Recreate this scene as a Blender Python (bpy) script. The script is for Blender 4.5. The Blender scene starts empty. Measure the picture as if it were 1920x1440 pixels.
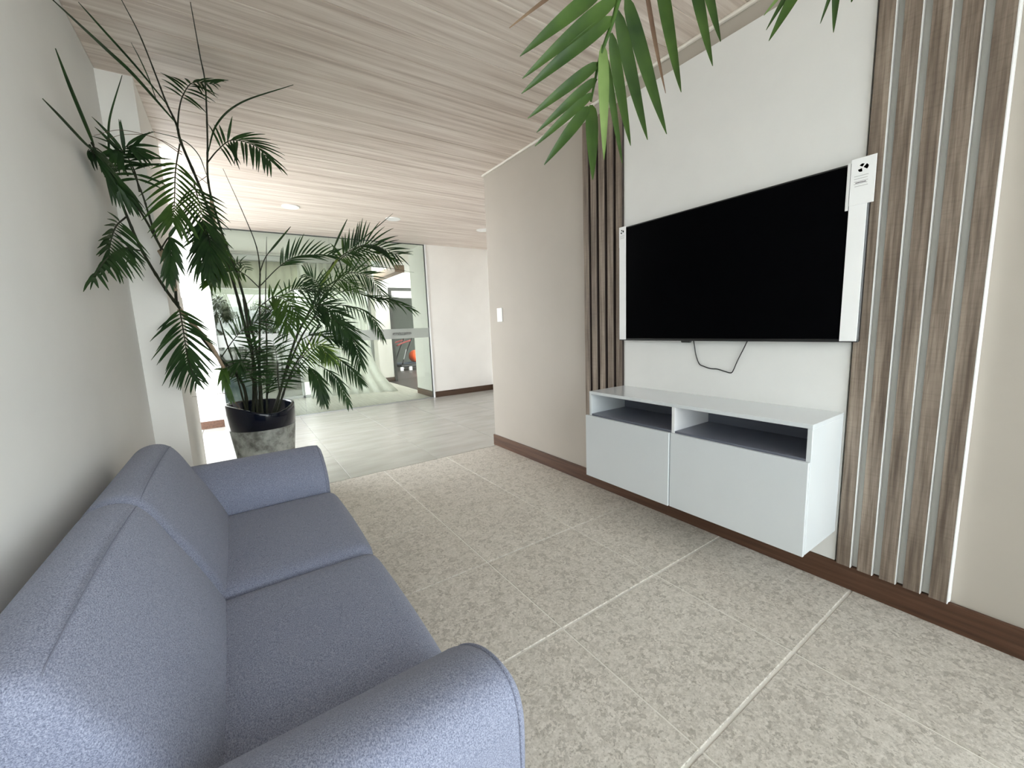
import bpy, bmesh, math, random
from mathutils import Vector, Matrix, Euler
random.seed(7)
SC = bpy.context.scene
COL = SC.collection
R = math.radians
# ------------------------------------------------------------------ camera
CAM = Vector((-2.181, 0.0, 1.232)); FPX = 765.1
cam = bpy.data.objects.new('camera', bpy.data.cameras.new('camera'))
COL.objects.link(cam)
cam.location = CAM
cam.rotation_euler = Euler((R(81.936), R(2.222), R(-34.304)), 'XYZ')
cam.data.sensor_width = 36; cam.data.lens = 36 * FPX / 1920
cam.data.clip_start = 0.02; cam.data.clip_end = 300
SC.camera = cam
CROT = cam.rotation_euler.to_matrix()
# ------------------------------------------------------------------ sky, daylight, exposure
SC.view_settings.view_transform = 'Standard'; SC.view_settings.look = 'None'
SC.view_settings.exposure = 0.66; SC.view_settings.gamma = 1.0
SC.view_settings.use_curve_mapping = False
world = bpy.data.worlds.new('world'); SC.world = world; world.use_nodes = True
bg = world.node_tree.nodes['Background']
bg.inputs[0].default_value = (0.93, 0.97, 1.0, 1); bg.inputs[1].default_value = 6.2
SC.cycles.use_denoising = True
SC.cycles.max_bounces = 9; SC.cycles.diffuse_bounces = 6; SC.cycles.glossy_bounces = 4
SC.cycles.transparent_max_bounces = 12; SC.cycles.transmission_bounces = 4
SC.cycles.sample_clamp_indirect = 8
SC.cycles.caustics_reflective = False; SC.cycles.caustics_refractive = False
def portal(name, loc, rot, sx, sy):                # portals only guide sampling of the sky through the openings
    l = bpy.data.lights.new(name, 'AREA'); l.shape = 'RECTANGLE'; l.size = sx; l.size_y = sy
    l.cycles.is_portal = True
    o = bpy.data.objects.new(name, l); COL.objects.link(o); o.location = loc; o.rotation_euler = rot
portal('daylight_portal_behind', (-1.32, -1.96, 1.30), (R(90), 0, 0), 2.6, 2.6)
portal('daylight_portal_corner', (.14, -1.05, 1.32), (0, R(90), 0), 2.6, 1.9)
portal('daylight_portal_side', (-2.62, 5.54, 1.32), (0, R(-90), 0), 2.6, 2.66)
portal('daylight_portal_study', (-1.14, 8.92, 1.28), (R(-90), 0, 0), 2.8, 2.5)

# ------------------------------------------------------------------ helpers
def ray(u, v):
    return CROT @ Vector(((u - 960) / FPX, -(v - 720) / FPX, -1))
def atX(u, v, x):
    d = ray(u, v); return CAM + d * ((x - CAM.x) / d.x)
def atY(u, v, y):
    d = ray(u, v); return CAM + d * ((y - CAM.y) / d.y)
def at(u, v, y):                                    # a point of the palm, kept clear of wall and pier
    P = atY(u, v, y); d = ray(u, v)
    if P.x < -2.44 and P.y > 3.17:
        y1 = (-2.44 - CAM.x) * d.y / d.x
        P = atY(u, v, y1 if y1 > 3.17 else 3.15)
    zm = H - .05
    if P.z > zm:
        P = atY(u, v, min(P.y, (zm - CAM.z) * d.y / d.z))
    if P.x < -2.585:
        P = atY(u, v, (-2.585 - CAM.x) * d.y / d.x)
    return P
def meshobj(name, bm, mat, parent=None, smooth=False):
    me = bpy.data.meshes.new(name)
    bmesh.ops.recalc_face_normals(bm, faces=bm.faces)
    bm.to_mesh(me); bm.free()
    for m in (mat if isinstance(mat, (list, tuple)) else [mat]): me.materials.append(m)
    if smooth: me.polygons.foreach_set('use_smooth', [True] * len(me.polygons))
    o = bpy.data.objects.new(name, me); COL.objects.link(o)
    if parent: o.parent = parent
    return o
def empty(name, loc=(0, 0, 0)):
    o = bpy.data.objects.new(name, None); COL.objects.link(o); o.location = loc
    o.empty_display_size = 0.1
    return o
def tag(o, label, cat, group=None):
    o['label'] = label; o['category'] = cat
    if group: o['group'] = group
    return o
def struct(o, label=None):
    o['kind'] = 'structure'
    if label: o['label'] = label
    return o
def setparent(o, p):
    """parent keeping the world place (parents are only ever translated)"""
    o.parent = p; o.matrix_parent_inverse = Matrix.Translation(-p.location)
    return o
def box(bm, x0, x1, y0, y1, z0, z1, bev=0.0, seg=1):
    r = bmesh.ops.create_cube(bm, size=1)
    vs = r['verts']
    for v in vs:
        v.co = Vector((x0 + (v.co.x + .5) * (x1 - x0), y0 + (v.co.y + .5) * (y1 - y0), z0 + (v.co.z + .5) * (z1 - z0)))
    if bev > 0:
        es = list({e for v in vs for e in v.link_edges})
        bmesh.ops.bevel(bm, geom=es, offset=bev, segments=seg, affect='EDGES', profile=0.5)
def boxobj(name, mat, b, parent=None, bev=0.0, seg=1):
    bm = bmesh.new(); box(bm, *b, bev=bev, seg=seg)
    o = meshobj(name, bm, mat)
    if parent is not None: setparent(o, parent)
    return o
def catmull(P, n):
    P = [Vector(p) for p in P]
    if len(P) == 2: return [P[0].lerp(P[1], i / n) for i in range(n + 1)]
    Q = [P[0] * 2 - P[1]] + P + [P[-1] * 2 - P[-2]]
    out = []; m = len(P) - 1
    for i in range(n + 1):
        t = i / n * m; k = min(int(t), m - 1); t -= k
        a, b, c, d = Q[k:k + 4]
        out.append(0.5 * (2 * b + (c - a) * t + (2 * a - 5 * b + 4 * c - d) * t * t + (3 * b - a - 3 * c + d) * t ** 3))
    return out
def tube(bm, pts, rad, seg=6, mi=0):
    n = len(pts); rings = []; prev = None
    for i, p in enumerate(pts):
        t = (pts[min(i + 1, n - 1)] - pts[max(i - 1, 0)]).normalized()
        a = prev - t * prev.dot(t) if prev else t.orthogonal()
        if a.length < 1e-6: a = t.orthogonal()
        a.normalize(); prev = a; b = t.cross(a)
        r = rad(i / (n - 1)) if callable(rad) else rad
        rings.append([bm.verts.new(p + (a * math.cos(2 * math.pi * k / seg) + b * math.sin(2 * math.pi * k / seg)) * r) for k in range(seg)])
    for i in range(n - 1):
        for k in range(seg):
            f = bm.faces.new((rings[i][k], rings[i][(k + 1) % seg], rings[i + 1][(k + 1) % seg], rings[i + 1][k])); f.material_index = mi
    for rg in (rings[0], rings[-1]):
        try: bm.faces.new(rg).material_index = mi
        except ValueError: pass
def loft(bm, rings, cap=True, mi=0):
    vr = [[bm.verts.new(p) for p in r] for r in rings]; m = len(vr[0])
    for i in range(len(vr) - 1):
        for k in range(m):
            bm.faces.new((vr[i][k], vr[i][(k + 1) % m], vr[i + 1][(k + 1) % m], vr[i + 1][k])).material_index = mi
    if cap: bm.faces.new(vr[0]).material_index = mi; bm.faces.new(list(reversed(vr[-1]))).material_index = mi
def lathe(bm, prof, c, seg=48, mi=0, zf=None):
    """prof: list of (r, z); zf(angle) lifts every ring point marked by z>0 scale"""
    rings = []
    for r, z in prof:
        ring = []
        for k in range(seg):
            a = 2 * math.pi * k / seg
            zz = zf(a, z) if zf else z
            ring.append(Vector((c[0] + r * math.cos(a), c[1] + r * math.sin(a), c[2] + zz)))
        rings.append(ring)
    loft(bm, rings, cap=True, mi=mi)
def cushion(bm, x0, x1, y0, y1, z0, z1, r, n=14, top=0.0, front=0.0):
    """box with round edges, swollen a little on top and front"""
    r_ = bmesh.ops.create_cube(bm, size=2)
    bmesh.ops.subdivide_edges(bm, edges=list(bm.edges), cuts=n, use_grid_fill=True)
    c = Vector(((x0 + x1) / 2, (y0 + y1) / 2, (z0 + z1) / 2)); h = Vector(((x1 - x0) / 2, (y1 - y0) / 2, (z1 - z0) / 2))
    for v in bm.verts:
        # denser near the edges
        q = [math.copysign(1 - (1 - abs(t)) ** 1.7, t) for t in v.co]
        p = Vector((q[0] * h.x, q[1] * h.y, q[2] * h.z))
        core = Vector([max(-(h[i] - r), min(h[i] - r, p[i])) for i in range(3)])
        d = p - core
        if d.length > 1e-9: p = core + d.normalized() * r
        bx = (1 - (p.x / h.x) ** 2) * (1 - (p.y / h.y) ** 2)
        if p.z > 0: p.z += top * max(bx, 0) * p.z / h.z
        bf = (1 - (p.y / h.y) ** 2) * (1 - (p.z / h.z) ** 2)
        if p.x > 0: p.x += front * max(bf, 0) * p.x / h.x
        v.co = c + p

# ------------------------------------------------------------------ materials
def newmat(name):
    m = bpy.data.materials.new(name); m.use_nodes = True
    nt = m.node_tree; return m, nt, nt.nodes['Principled BSDF']
def N(nt, t, **kw):
    n = nt.nodes.new(t)
    for k, v in kw.items():
        if k.startswith('i_'):
            key = k[2:]; key = int(key) if key.isdigit() else key.replace('_', ' ')
            n.inputs[key].default_value = v
        else: setattr(n, k, v)
    return n
def ramp(nt, fac, stops):
    n = nt.nodes.new('ShaderNodeValToRGB'); e = n.color_ramp.elements
    while len(e) < len(stops): e.new(0.5)
    for i, (p, c) in enumerate(stops): e[i].position = p; e[i].color = (*c, 1)
    nt.links.new(fac, n.inputs[0]); return n.outputs[0]
def pos(nt, scale=(1, 1, 1), perobj=0.0):
    """world position, scaled; perobj shifts it by a random amount for each piece"""
    g = N(nt, 'ShaderNodeNewGeometry'); m = N(nt, 'ShaderNodeMapping')
    m.inputs['Scale'].default_value = scale
    nt.links.new(g.outputs['Position'], m.inputs['Vector'])
    if perobj:
        oi = N(nt, 'ShaderNodeObjectInfo'); c = N(nt, 'ShaderNodeVectorMath', operation='SCALE')
        cb = N(nt, 'ShaderNodeCombineXYZ')
        for i in range(3): nt.links.new(oi.outputs['Random'], cb.inputs[i])
        nt.links.new(cb.outputs[0], c.inputs[0]); c.inputs['Scale'].default_value = perobj
        nt.links.new(c.outputs[0], m.inputs['Location'])
    return m.outputs[0]
def noise(nt, vec, scale, detail=3, rough=0.55, out='Fac'):
    n = N(nt, 'ShaderNodeTexNoise'); n.inputs['Scale'].default_value = scale
    n.inputs['Detail'].default_value = detail; n.inputs['Roughness'].default_value = rough
    nt.links.new(vec, n.inputs['Vector']); return n.outputs[out]
def mix(nt, fac, a, b, mode='MIX'):
    n = N(nt, 'ShaderNodeMix', data_type='RGBA', blend_type=mode)
    for s, k in ((fac, 0), (a, 6), (b, 7)):
        if hasattr(s, 'is_output') or hasattr(s, 'links'): nt.links.new(s, n.inputs[k])
        elif k == 0: n.inputs[0].default_value = s
        else: n.inputs[k].default_value = (*s, 1)
    return n.outputs[2]
def bump(nt, b, h, strength, dist=0.002):
    n = N(nt, 'ShaderNodeBump'); n.inputs['Strength'].default_value = strength; n.inputs['Distance'].default_value = dist
    nt.links.new(h, n.inputs['Height']); nt.links.new(n.outputs[0], b.inputs['Normal'])
def plain(name, col, rough=0.5, metal=0.0, spec=0.5, var=0.04, scale=6, coat=0.0):
    m, nt, b = newmat(name)
    f = noise(nt, pos(nt), scale, 3)
    c2 = tuple(max(0, c * (1 - var)) for c in col); c3 = tuple(min(1, c * (1 + var)) for c in col)
    nt.links.new(ramp(nt, f, [(0.3, c2), (0.7, c3)]), b.inputs['Base Color'])
    b.inputs['Roughness'].default_value = rough; b.inputs['Metallic'].default_value = metal
    b.inputs['Specular IOR Level'].default_value = spec; b.inputs['Coat Weight'].default_value = coat
    return m
def wallmat(name, col, rough=0.75):
    m, nt, b = newmat(name); p = pos(nt)
    f = noise(nt, p, 2.2, 4)
    nt.links.new(ramp(nt, f, [(0.3, tuple(c * .97 for c in col)), (0.7, tuple(min(1, c * 1.02) for c in col))]), b.inputs['Base Color'])
    b.inputs['Roughness'].default_value = rough; b.inputs['Specular IOR Level'].default_value = 0.25
    bump(nt, b, noise(nt, p, 160, 2), 0.12, 0.001); return m
def m_stone():
    m, nt, b = newmat('rough_stone_tile'); p = pos(nt)
    n1 = noise(nt, p, 75, 7, 0.8); n2 = noise(nt, p, 150, 3, 0.6)
    v = N(nt, 'ShaderNodeTexVoronoi', feature='F1'); v.inputs['Scale'].default_value = 62
    w = mix(nt, 0.12, p, noise(nt, p, 20, 3, .6, 'Color')); nt.links.new(w, v.inputs['Vector'])
    base = ramp(nt, n1, [(0.30, (.40, .365, .315)), (0.44, (.62, .58, .52)), (0.56, (.72, .68, .62)), (0.70, (.87, .84, .79))])
    chips = ramp(nt, v.outputs['Color'], [(0.15, (.60, .59, .57)), (0.45, (.88, .88, .87)), (0.8, (1.0, 1.0, 1.0))])
    c = mix(nt, 0.85, base, chips, 'MULTIPLY')
    dark = ramp(nt, n2, [(0.28, (.55, .53, .5)), (0.40, (1, 1, 1))])
    c = mix(nt, 0.75, c, dark, 'MULTIPLY')
    oi = N(nt, 'ShaderNodeObjectInfo')
    c = mix(nt, 0.5, c, ramp(nt, oi.outputs['Random'], [(0, (.88, .87, .86)), (1, (1, 1, 1))]), 'MULTIPLY')
    nt.links.new(c, b.inputs['Base Color'])
    nt.links.new(ramp(nt, n1, [(0.3, (.42,) * 3), (0.7, (.62,) * 3)]), b.inputs['Roughness'])
    bump(nt, b, n1, 0.35, 0.004); return m
def m_smooth():
    m, nt, b = newmat('polished_grey_tile'); p = pos(nt, (1.2, 4.5, 1), 3)
    n1 = noise(nt, p, 2.0, 3, 0.5); n2 = noise(nt, pos(nt), 60, 4, .7)
    c = ramp(nt, n1, [(0.3, (.36, .345, .315)), (0.55, (.40, .385, .355)), (0.75, (.44, .425, .39))])
    c = mix(nt, 0.10, c, ramp(nt, n2, [(0.3, (.7, .7, .7)), (0.6, (1, 1, 1))]), 'MULTIPLY')
    nt.links.new(c, b.inputs['Base Color'])
    b.inputs['Roughness'].default_value = 0.25; b.inputs['Specular IOR Level'].default_value = 0.6
    return m
def m_ceil():
    m, nt, b = newmat('whitewashed_wood_plank')
    p = pos(nt, (0.55, 14, 1), 9); p2 = pos(nt, (1.6, 60, 1), 5)
    n1 = noise(nt, p, 1.6, 5, 0.6); n2 = noise(nt, p2, 1.5, 4, 0.6)
    c = ramp(nt, n1, [(0.30, (.52, .425, .37)), (0.46, (.68, .585, .52)), (0.60, (.80, .715, .65)), (0.78, (.89, .82, .76))])
    c = mix(nt, 0.6, c, ramp(nt, n2, [(0.3, (.80, .77, .74)), (0.6, (1, 1, 1))]), 'MULTIPLY')
    nt.links.new(c, b.inputs['Base Color']); b.inputs['Roughness'].default_value = 0.42
    return m
def m_oak(name, stops, perobj=11):
    m, nt, b = newmat(name)
    p = pos(nt, (9, 9, 0.6), perobj); p2 = pos(nt, (1, 5, 55), 3); p3 = pos(nt, (40, 40, 1.3), perobj)
    d = noise(nt, p, 2.2, 5, .62)
    n3 = noise(nt, p3, 2.2, 4, .6); n2 = noise(nt, p2, 2.0, 3, .7)
    c = ramp(nt, d, stops)
    c = mix(nt, 0.85, c, ramp(nt, n3, [(0.36, (.50, .46, .43)), (0.56, (1.0, 1.0, 1.0))]), 'MULTIPLY')
    c = mix(nt, 0.25, c, ramp(nt, n2, [(0.34, (.6, .58, .56)), (0.52, (1, 1, 1))]), 'MULTIPLY')
    nt.links.new(c, b.inputs['Base Color']); b.inputs['Roughness'].default_value = 0.6
    bump(nt, b, n3, 0.15, 0.001); return m
def m_wood(name, stops, axis):
    m, nt, b = newmat(name)
    s = [30, 30, 30]; s[axis] = 1.2
    d = noise(nt, pos(nt, tuple(s)), 1.6, 4, .6)
    nt.links.new(ramp(nt, d, stops), b.inputs['Base Color']); b.inputs['Roughness'].default_value = 0.42
    return m
def m_fabric():
    m, nt, b = newmat('blue_grey_woven_fabric')
    p = pos(nt); n1 = noise(nt, pos(nt, (1, .45, 1)), 900, 2, .7); n2 = noise(nt, pos(nt, (1, .6, 1)), 480, 3, .8); n3 = noise(nt, p, 5, 2)
    c = ramp(nt, n2, [(0.30, (.085, .093, .135)), (0.47, (.205, .224, .305)), (0.70, (.385, .41, .51))])
    c = mix(nt, 0.5, c, ramp(nt, n1, [(0.3, (.62, .62, .66)), (0.62, (1, 1, 1))]), 'MULTIPLY')
    c = mix(nt, 0.5, c, ramp(nt, n3, [(0.3, (.94, .94, .97)), (0.7, (1, 1, 1))]), 'MULTIPLY')
    nt.links.new(c, b.inputs['Base Color']); b.inputs['Roughness'].default_value = 0.9
    b.inputs['Specular IOR Level'].default_value = 0.15; b.inputs['Sheen Weight'].default_value = 0.12
    bump(nt, b, n2, 0.5, 0.0015); return m
def m_leaf(name, a, b_, gloss=0.48, trans=0.18):
    m, nt, b = newmat(name); p = pos(nt, (1, 1, 1), 5)
    c = ramp(nt, noise(nt, p, 7, 3), [(0.3, a), (0.7, b_)])
    nt.links.new(c, b.inputs['Base Color']); b.inputs['Roughness'].default_value = gloss
    b.inputs['Specular IOR Level'].default_value = 0.3
    t = N(nt, 'ShaderNodeBsdfTranslucent'); nt.links.new(c, t.inputs[0])
    mx = N(nt, 'ShaderNodeMixShader'); mx.inputs[0].default_value = trans
    out = nt.nodes['Material Output']
    nt.links.new(b.outputs[0], mx.inputs[1]); nt.links.new(t.outputs[0], mx.inputs[2]); nt.links.new(mx.outputs[0], out.inputs[0])
    return m
def m_glass(name, tint=(.94, .98, .95), refl=0.06, haze=0.0, hz=(.8, .83, .8)):
    m, nt, b = newmat(name); nt.nodes.remove(b)
    out = nt.nodes['Material Output']
    t = N(nt, 'ShaderNodeBsdfTransparent'); t.inputs[0].default_value = (*tint, 1)
    g = N(nt, 'ShaderNodeBsdfGlossy'); g.inputs['Roughness'].default_value = 0.02
    lw = N(nt, 'ShaderNodeFresnel'); lw.inputs[0].default_value = 1.45
    sc = N(nt, 'ShaderNodeMath', operation='MULTIPLY_ADD'); sc.inputs[1].default_value = 1.0; sc.inputs[2].default_value = refl - 0.04
    nt.links.new(lw.outputs[0], sc.inputs[0])
    mx = N(nt, 'ShaderNodeMixShader'); nt.links.new(sc.outputs[0], mx.inputs[0])
    nt.links.new(t.outputs[0], mx.inputs[1]); nt.links.new(g.outputs[0], mx.inputs[2])
    last = mx.outputs[0]
    if haze:
        d = N(nt, 'ShaderNodeBsdfDiffuse'); d.inputs[0].default_value = (*hz, 1)
        tr = N(nt, 'ShaderNodeBsdfTranslucent'); tr.inputs[0].default_value = (*hz, 1)
        dm = N(nt, 'ShaderNodeMixShader'); dm.inputs[0].default_value = 0.5
        nt.links.new(d.outputs[0], dm.inputs[1]); nt.links.new(tr.outputs[0], dm.inputs[2])
        m2 = N(nt, 'ShaderNodeMixShader'); m2.inputs[0].default_value = haze
        nt.links.new(last, m2.inputs[1]); nt.links.new(dm.outputs[0], m2.inputs[2]); last = m2.outputs[0]
    nt.links.new(last, out.inputs[0]); return m
def m_cloth(name, col, trans=0.45, sx=(60, 60, 1)):
    m, nt, b = newmat(name)
    c = ramp(nt, noise(nt, pos(nt, sx), 3, 3), [(0.3, tuple(k * .88 for k in col)), (0.7, col)])
    nt.links.new(c, b.inputs['Base Color']); b.inputs['Roughness'].default_value = 0.9
    t = N(nt, 'ShaderNodeBsdfTranslucent'); nt.links.new(c, t.inputs[0])
    mx = N(nt, 'ShaderNodeMixShader'); mx.inputs[0].default_value = trans
    nt.links.new(b.outputs[0], mx.inputs[1]); nt.links.new(t.outputs[0], mx.inputs[2])
    nt.links.new(mx.outputs[0], nt.nodes['Material Output'].inputs[0]); return m
def m_emit(name, col, s):
    m, nt, b = newmat(name); b.inputs['Base Color'].default_value = (*col, 1)
    b.inputs['Emission Color'].default_value = (*col, 1); b.inputs['Emission Strength'].default_value = s; return m
def m_concrete():
    m, nt, b = newmat('stained_concrete'); p = pos(nt)
    n1 = noise(nt, p, 7, 6, .68); n2 = noise(nt, p, 26, 4, .6)
    c = ramp(nt, n1, [(0.30, (.07, .07, .06)), (0.42, (.22, .225, .205)), (0.54, (.42, .44, .41)), (0.72, (.58, .60, .57))])
    c = mix(nt, 0.4, c, ramp(nt, n2, [(0.3, (.6, .6, .58)), (0.55, (1, 1, 1))]), 'MULTIPLY')
    nt.links.new(c, b.inputs['Base Color']); b.inputs['Roughness'].default_value = 0.6
    bump(nt, b, n2, 0.1, 0.002); return m

WALL_R = wallmat('greige_paint', (.455, .415, .365), .45)
WALL_W = wallmat('white_paint', (.88, .865, .835))
WALL_L = wallmat('pale_grey_paint', (.74, .74, .725))
STONE, SMOOTH, CEIL = m_stone(), m_smooth(), m_ceil()
GROUT = plain('light_grout', (.80, .77, .72), .8); GROUT2 = plain('grey_grout', (.42, .40, .37), .7)
CEILBASE = plain('plank_groove', (.80, .75, .69), .6)
OAK = m_oak('grey_oak_laminate', [(0.28, (.12, .088, .066)), (0.45, (.215, .168, .132)), (0.60, (.32, .258, .207)), (0.78, (.44, .37, .305))])
OAKEDGE = plain('slat_dark_edge', (.055, .040, .036), .6)
WHITEEDGE = plain('white_edge_band', (.82, .82, .82), .35)
PANEL = plain('white_satin_laminate', (.785, .785, .77), .38, var=.015)
BACKING = plain('pale_grey_backing', (.56, .57, .55), .6, var=.02)
GLOSSW = plain('white_gloss_lacquer', (.68, .715, .74), .16, var=.01, coat=.3)
CABIN = plain('white_melamine', (.78, .78, .80), .4, var=.01)
BROWN = m_wood('brown_wood_skirting', [(0.3, (.052, .021, .010)), (0.5, (.085, .037, .019)), (0.75, (.13, .066, .037))], 1)
BROWNX = m_wood('brown_wood_skirting_far', [(0.3, (.045, .023, .013)), (0.5, (.07, .037, .022)), (0.75, (.10, .06, .035))], 0)
FABRIC = m_fabric(); SEAM = plain('dark_blue_thread', (.17, .185, .25), .9)
SCREEN = plain('black_screen', (.0015, .0015, .002), .2, spec=.02, var=0)
BLACK = plain('black_plastic', (.012, .012, .013), .35, var=.05)
FOAM = plain('white_protective_strip', (.93, .94, .95), .55, var=.01)
INK = plain('black_ink', (.01, .01, .01), .6, var=0); INKG = plain('grey_ink', (.55, .55, .55), .7, var=0)
PLASTICW = plain('white_switch_plastic', (.88, .88, .86), .3, var=.01)
LEAF = m_leaf('dark_palm_leaf', (.010, .030, .010), (.028, .070, .017))
LEAF2 = m_leaf('mid_palm_leaf', (.022, .060, .010), (.060, .125, .020))
LEAFT = m_leaf('dull_tree_leaf', (.12, .14, .10), (.20, .22, .16), .7, .15)
LEAFY = m_leaf('yellow_green_palm_leaf', (.12, .22, .03), (.24, .33, .06))
LEAFN = m_leaf('fresh_green_palm_leaf', (.016, .044, .008), (.058, .112, .020), .33, .2)
LEAFP = m_leaf('pale_green_palm_leaf', (.12, .20, .055), (.22, .32, .11), .33, .22)
LEAFB = m_leaf('dry_brown_leaf', (.10, .055, .035), (.20, .13, .08), .6, .1)
STEM = m_leaf('dark_palm_stem', (.010, .013, .006), (.030, .032, .014), .6, 0)
STEMG = m_leaf('green_palm_stem', (.10, .17, .02), (.20, .27, .05), .4, .05)
SHEATH = m_leaf('dry_leaf_sheath', (.30, .22, .15), (.48, .38, .28), .7, .1)
NAVY = plain('navy_glaze', (.003, .005, .013), .14, var=.05, spec=.35, coat=.1)
CONC = m_concrete(); SOIL = plain('dark_soil', (.020, .014, .010), .95, var=.4, scale=60)
GLASS = m_glass('clear_partition_glass', (.95, .97, .925), .05)
PANE = m_glass('window_glass', (.97, .99, .98), .04)
FROST = m_glass('frosted_film', (.80, .82, .80), .04, .62, (.72, .74, .72))
STEEL = plain('grey_aluminium', (.42, .43, .43), .4, metal=.6)
DKFRAME = plain('dark_frame', (.05, .052, .05), .5)
BLIND = m_cloth('olive_beige_blind', (.60, .61, .48), .35, (60, 60, 2))
SHEER = m_cloth('sheer_white_curtain', (.93, .94, .90), .5, (30, 30, 1))
LAMINATE = m_wood('pale_laminate_floor', [(0.3, (.50, .48, .42)), (0.55, (.62, .60, .54)), (0.8, (.70, .69, .63))], 1)
DARKFLOOR = m_wood('dark_gym_floor', [(0.3, (.040, .031, .030)), (0.7, (.080, .064, .062))], 0)
DARKWALL = wallmat('charcoal_paint', (.055, .062, .054))
BALL = plain('dark_teal_rubber', (.055, .085, .092), .45)
ORANGE = plain('orange_rubber', (.75, .10, .02), .45)
GROUND = plain('pale_paving', (.70, .69, .66), .8, var=.08, scale=3)
LAMP = m_emit('lamp_diffuser', (1, .97, .92), 2.2)
H = 2.69
YF = 6.88          # plane of the glass partition

# ------------------------------------------------------------------ floor
floor = struct(boxobj('floor', GROUT, (-2.635, 2.0, -2.1, YF, -.10, -.004)))
def tile(name, mat, x0, x1, y0, y1, gap, parent, cache={}):
    w, d = round(x1 - x0 - gap, 4), round(y1 - y0 - gap, 4)
    k = (name, mat.name, w, d)
    if k not in cache:
        bm = bmesh.new(); box(bm, -w / 2, w / 2, -d / 2, d / 2, -.02, 0, bev=.0022)
        me = bpy.data.meshes.new(name); bm.to_mesh(me); bm.free(); me.materials.append(mat); cache[k] = me
    o = bpy.data.objects.new(name, cache[k]); COL.objects.link(o); o.parent = parent
    o.location = ((x0 + x1) / 2, (y0 + y1) / 2, random.uniform(-.0006, .0006)); return o
XE = [-2.635, -2.395, -1.795, -1.195, -.595, 0.0]
ye = [3.557 - .6 * k for k in range(9)]; ye = [3.557 - .6 * k for k in range(10)]
for j in range(len(ye) - 1):
    for i in range(5):
        t = tile('tile', STONE, XE[i], XE[i + 1], ye[j + 1] + (.004 if ye[j + 1] < 1.3 else 0), ye[j], .007, floor)
gb = boxobj('grout_bed', GROUT2, (-2.63, 1.995, 3.556, YF - .002, -.02, -.0030)); gb.parent = floor
FX = [-2.635, -2.275, -1.475, -.675, .125, .925, 1.725, 2.0]; FY = [3.557, 4.345, 5.147, 5.95, 6.75, YF]
for j in range(5):
    for i in range(7):
        tile('large_tile', SMOOTH, FX[i], FX[i + 1], FY[j], FY[j + 1], .004, floor)
# ------------------------------------------------------------------ ceiling
ceiling = struct(boxobj('ceiling', CEILBASE, (-2.785, 2.15, -2.1, YF + .1, H + .004, H + .12)))
k = -16
while True:
    y0 = 1.115 + .2 * k; k += 1
    if y0 > YF - .02: break
    y1 = min(y0 + .2, YF - .001); y0 = max(y0, -2.1)
    x1 = 0.0 if y1 < 3.60 else 2.0
    c = ('plank', x1, round(y1 - y0, 3))
    bm = bmesh.new(); box(bm, -2.633, x1, -(y1 - y0) / 2 + .0025, (y1 - y0) / 2 - .0025, 0, .012, bev=.0018)
    o = meshobj('plank', bm, CEIL, ceiling); o.location = (0, (y0 + y1) / 2, H)
for u, v in ((545, 387), (737, 410), (905, 431)):
    d = ray(u, v); P = CAM + d * ((H - CAM.z) / d.z)
    t = empty('ceiling_downlight', (P.x, P.y, H))
    tag(t, {545: 'round white recessed ceiling light closest to the daylight opening', 737: 'round white recessed ceiling light between two others in a row',
            905: 'round white recessed ceiling light near the grey wall corner'}[u], 'ceiling light', 'recessed ceiling lights')
    bm = bmesh.new(); lathe(bm, [(.072, -.001), (.095, -.001), (.095, -.007), (.085, -.012), (.072, -.010)], (0, 0, 0), 32)
    meshobj('trim_ring', bm, PLASTICW, t, True)
    bm = bmesh.new(); lathe(bm, [(.071, -.001), (.071, -.006)], (0, 0, 0), 32)
    meshobj('diffuser', bm, LAMP if u > 700 else PLASTICW, t)

# ------------------------------------------------------------------ walls
def wall(name, mat, b): return struct(boxobj(name, mat, b))
wall('wall_right', WALL_R, (0, .15, -.10, 3.585, 0, H))
wall('wall_corridor', WALL_W, (2.0, 2.15, 3.3, YF + .1, 0, H))
wall('wall_corridor_return', WALL_W, (.15, 2.0, 3.3, 3.45, 0, H))
wall('wall_far_right', WALL_W, (.74, 2.0, YF, YF + .10, 0, H))
wall('wall_far_left', WALL_W, (-3.5, -2.375, YF, YF + .10, 0, H))
wall('wall_left', WALL_L, (-2.785, -2.635, -2.1, 3.9, 0, H))
wall('wall_pier', WALL_W, (-2.635, -2.48, 3.22, 4.2, 0, H))
wall('wall_pier_lower', WALL_W, (-2.635, -2.474, 3.212, 4.2, 0, 1.555))
wall('wall_back_header', WALL_W, (-2.785, .15, -2.1, -1.96, 2.62, H + .1))
wall('wall_left_header', WALL_W, (-2.75, -2.60, 4.2, YF, 2.66, H + .1))
# skirting
struct(boxobj('baseboard_right', BROWN, (-.015, 0, -.10, 3.60, 0, .112), bev=.002))
struct(boxobj('baseboard_far_right', BROWNX, (.745, 2.0, YF - .013, YF, 0, .105), bev=.002))
struct(boxobj('baseboard_far_left', BROWN, (-3.4, -2.40, YF - .013, YF, 0, .105), bev=.002))
struct(boxobj('baseboard_corridor', BROWNX, (1.987, 2.0, 3.45, YF - .013, 0, .105), bev=.002))
# white bead between ceiling and wall
struct(boxobj('trim_1', plain('cream_moulding', (.80, .76, .69), .5), (-.02, 0, -.10, 3.60, H - .018, H), bev=.006, seg=2))
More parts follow.
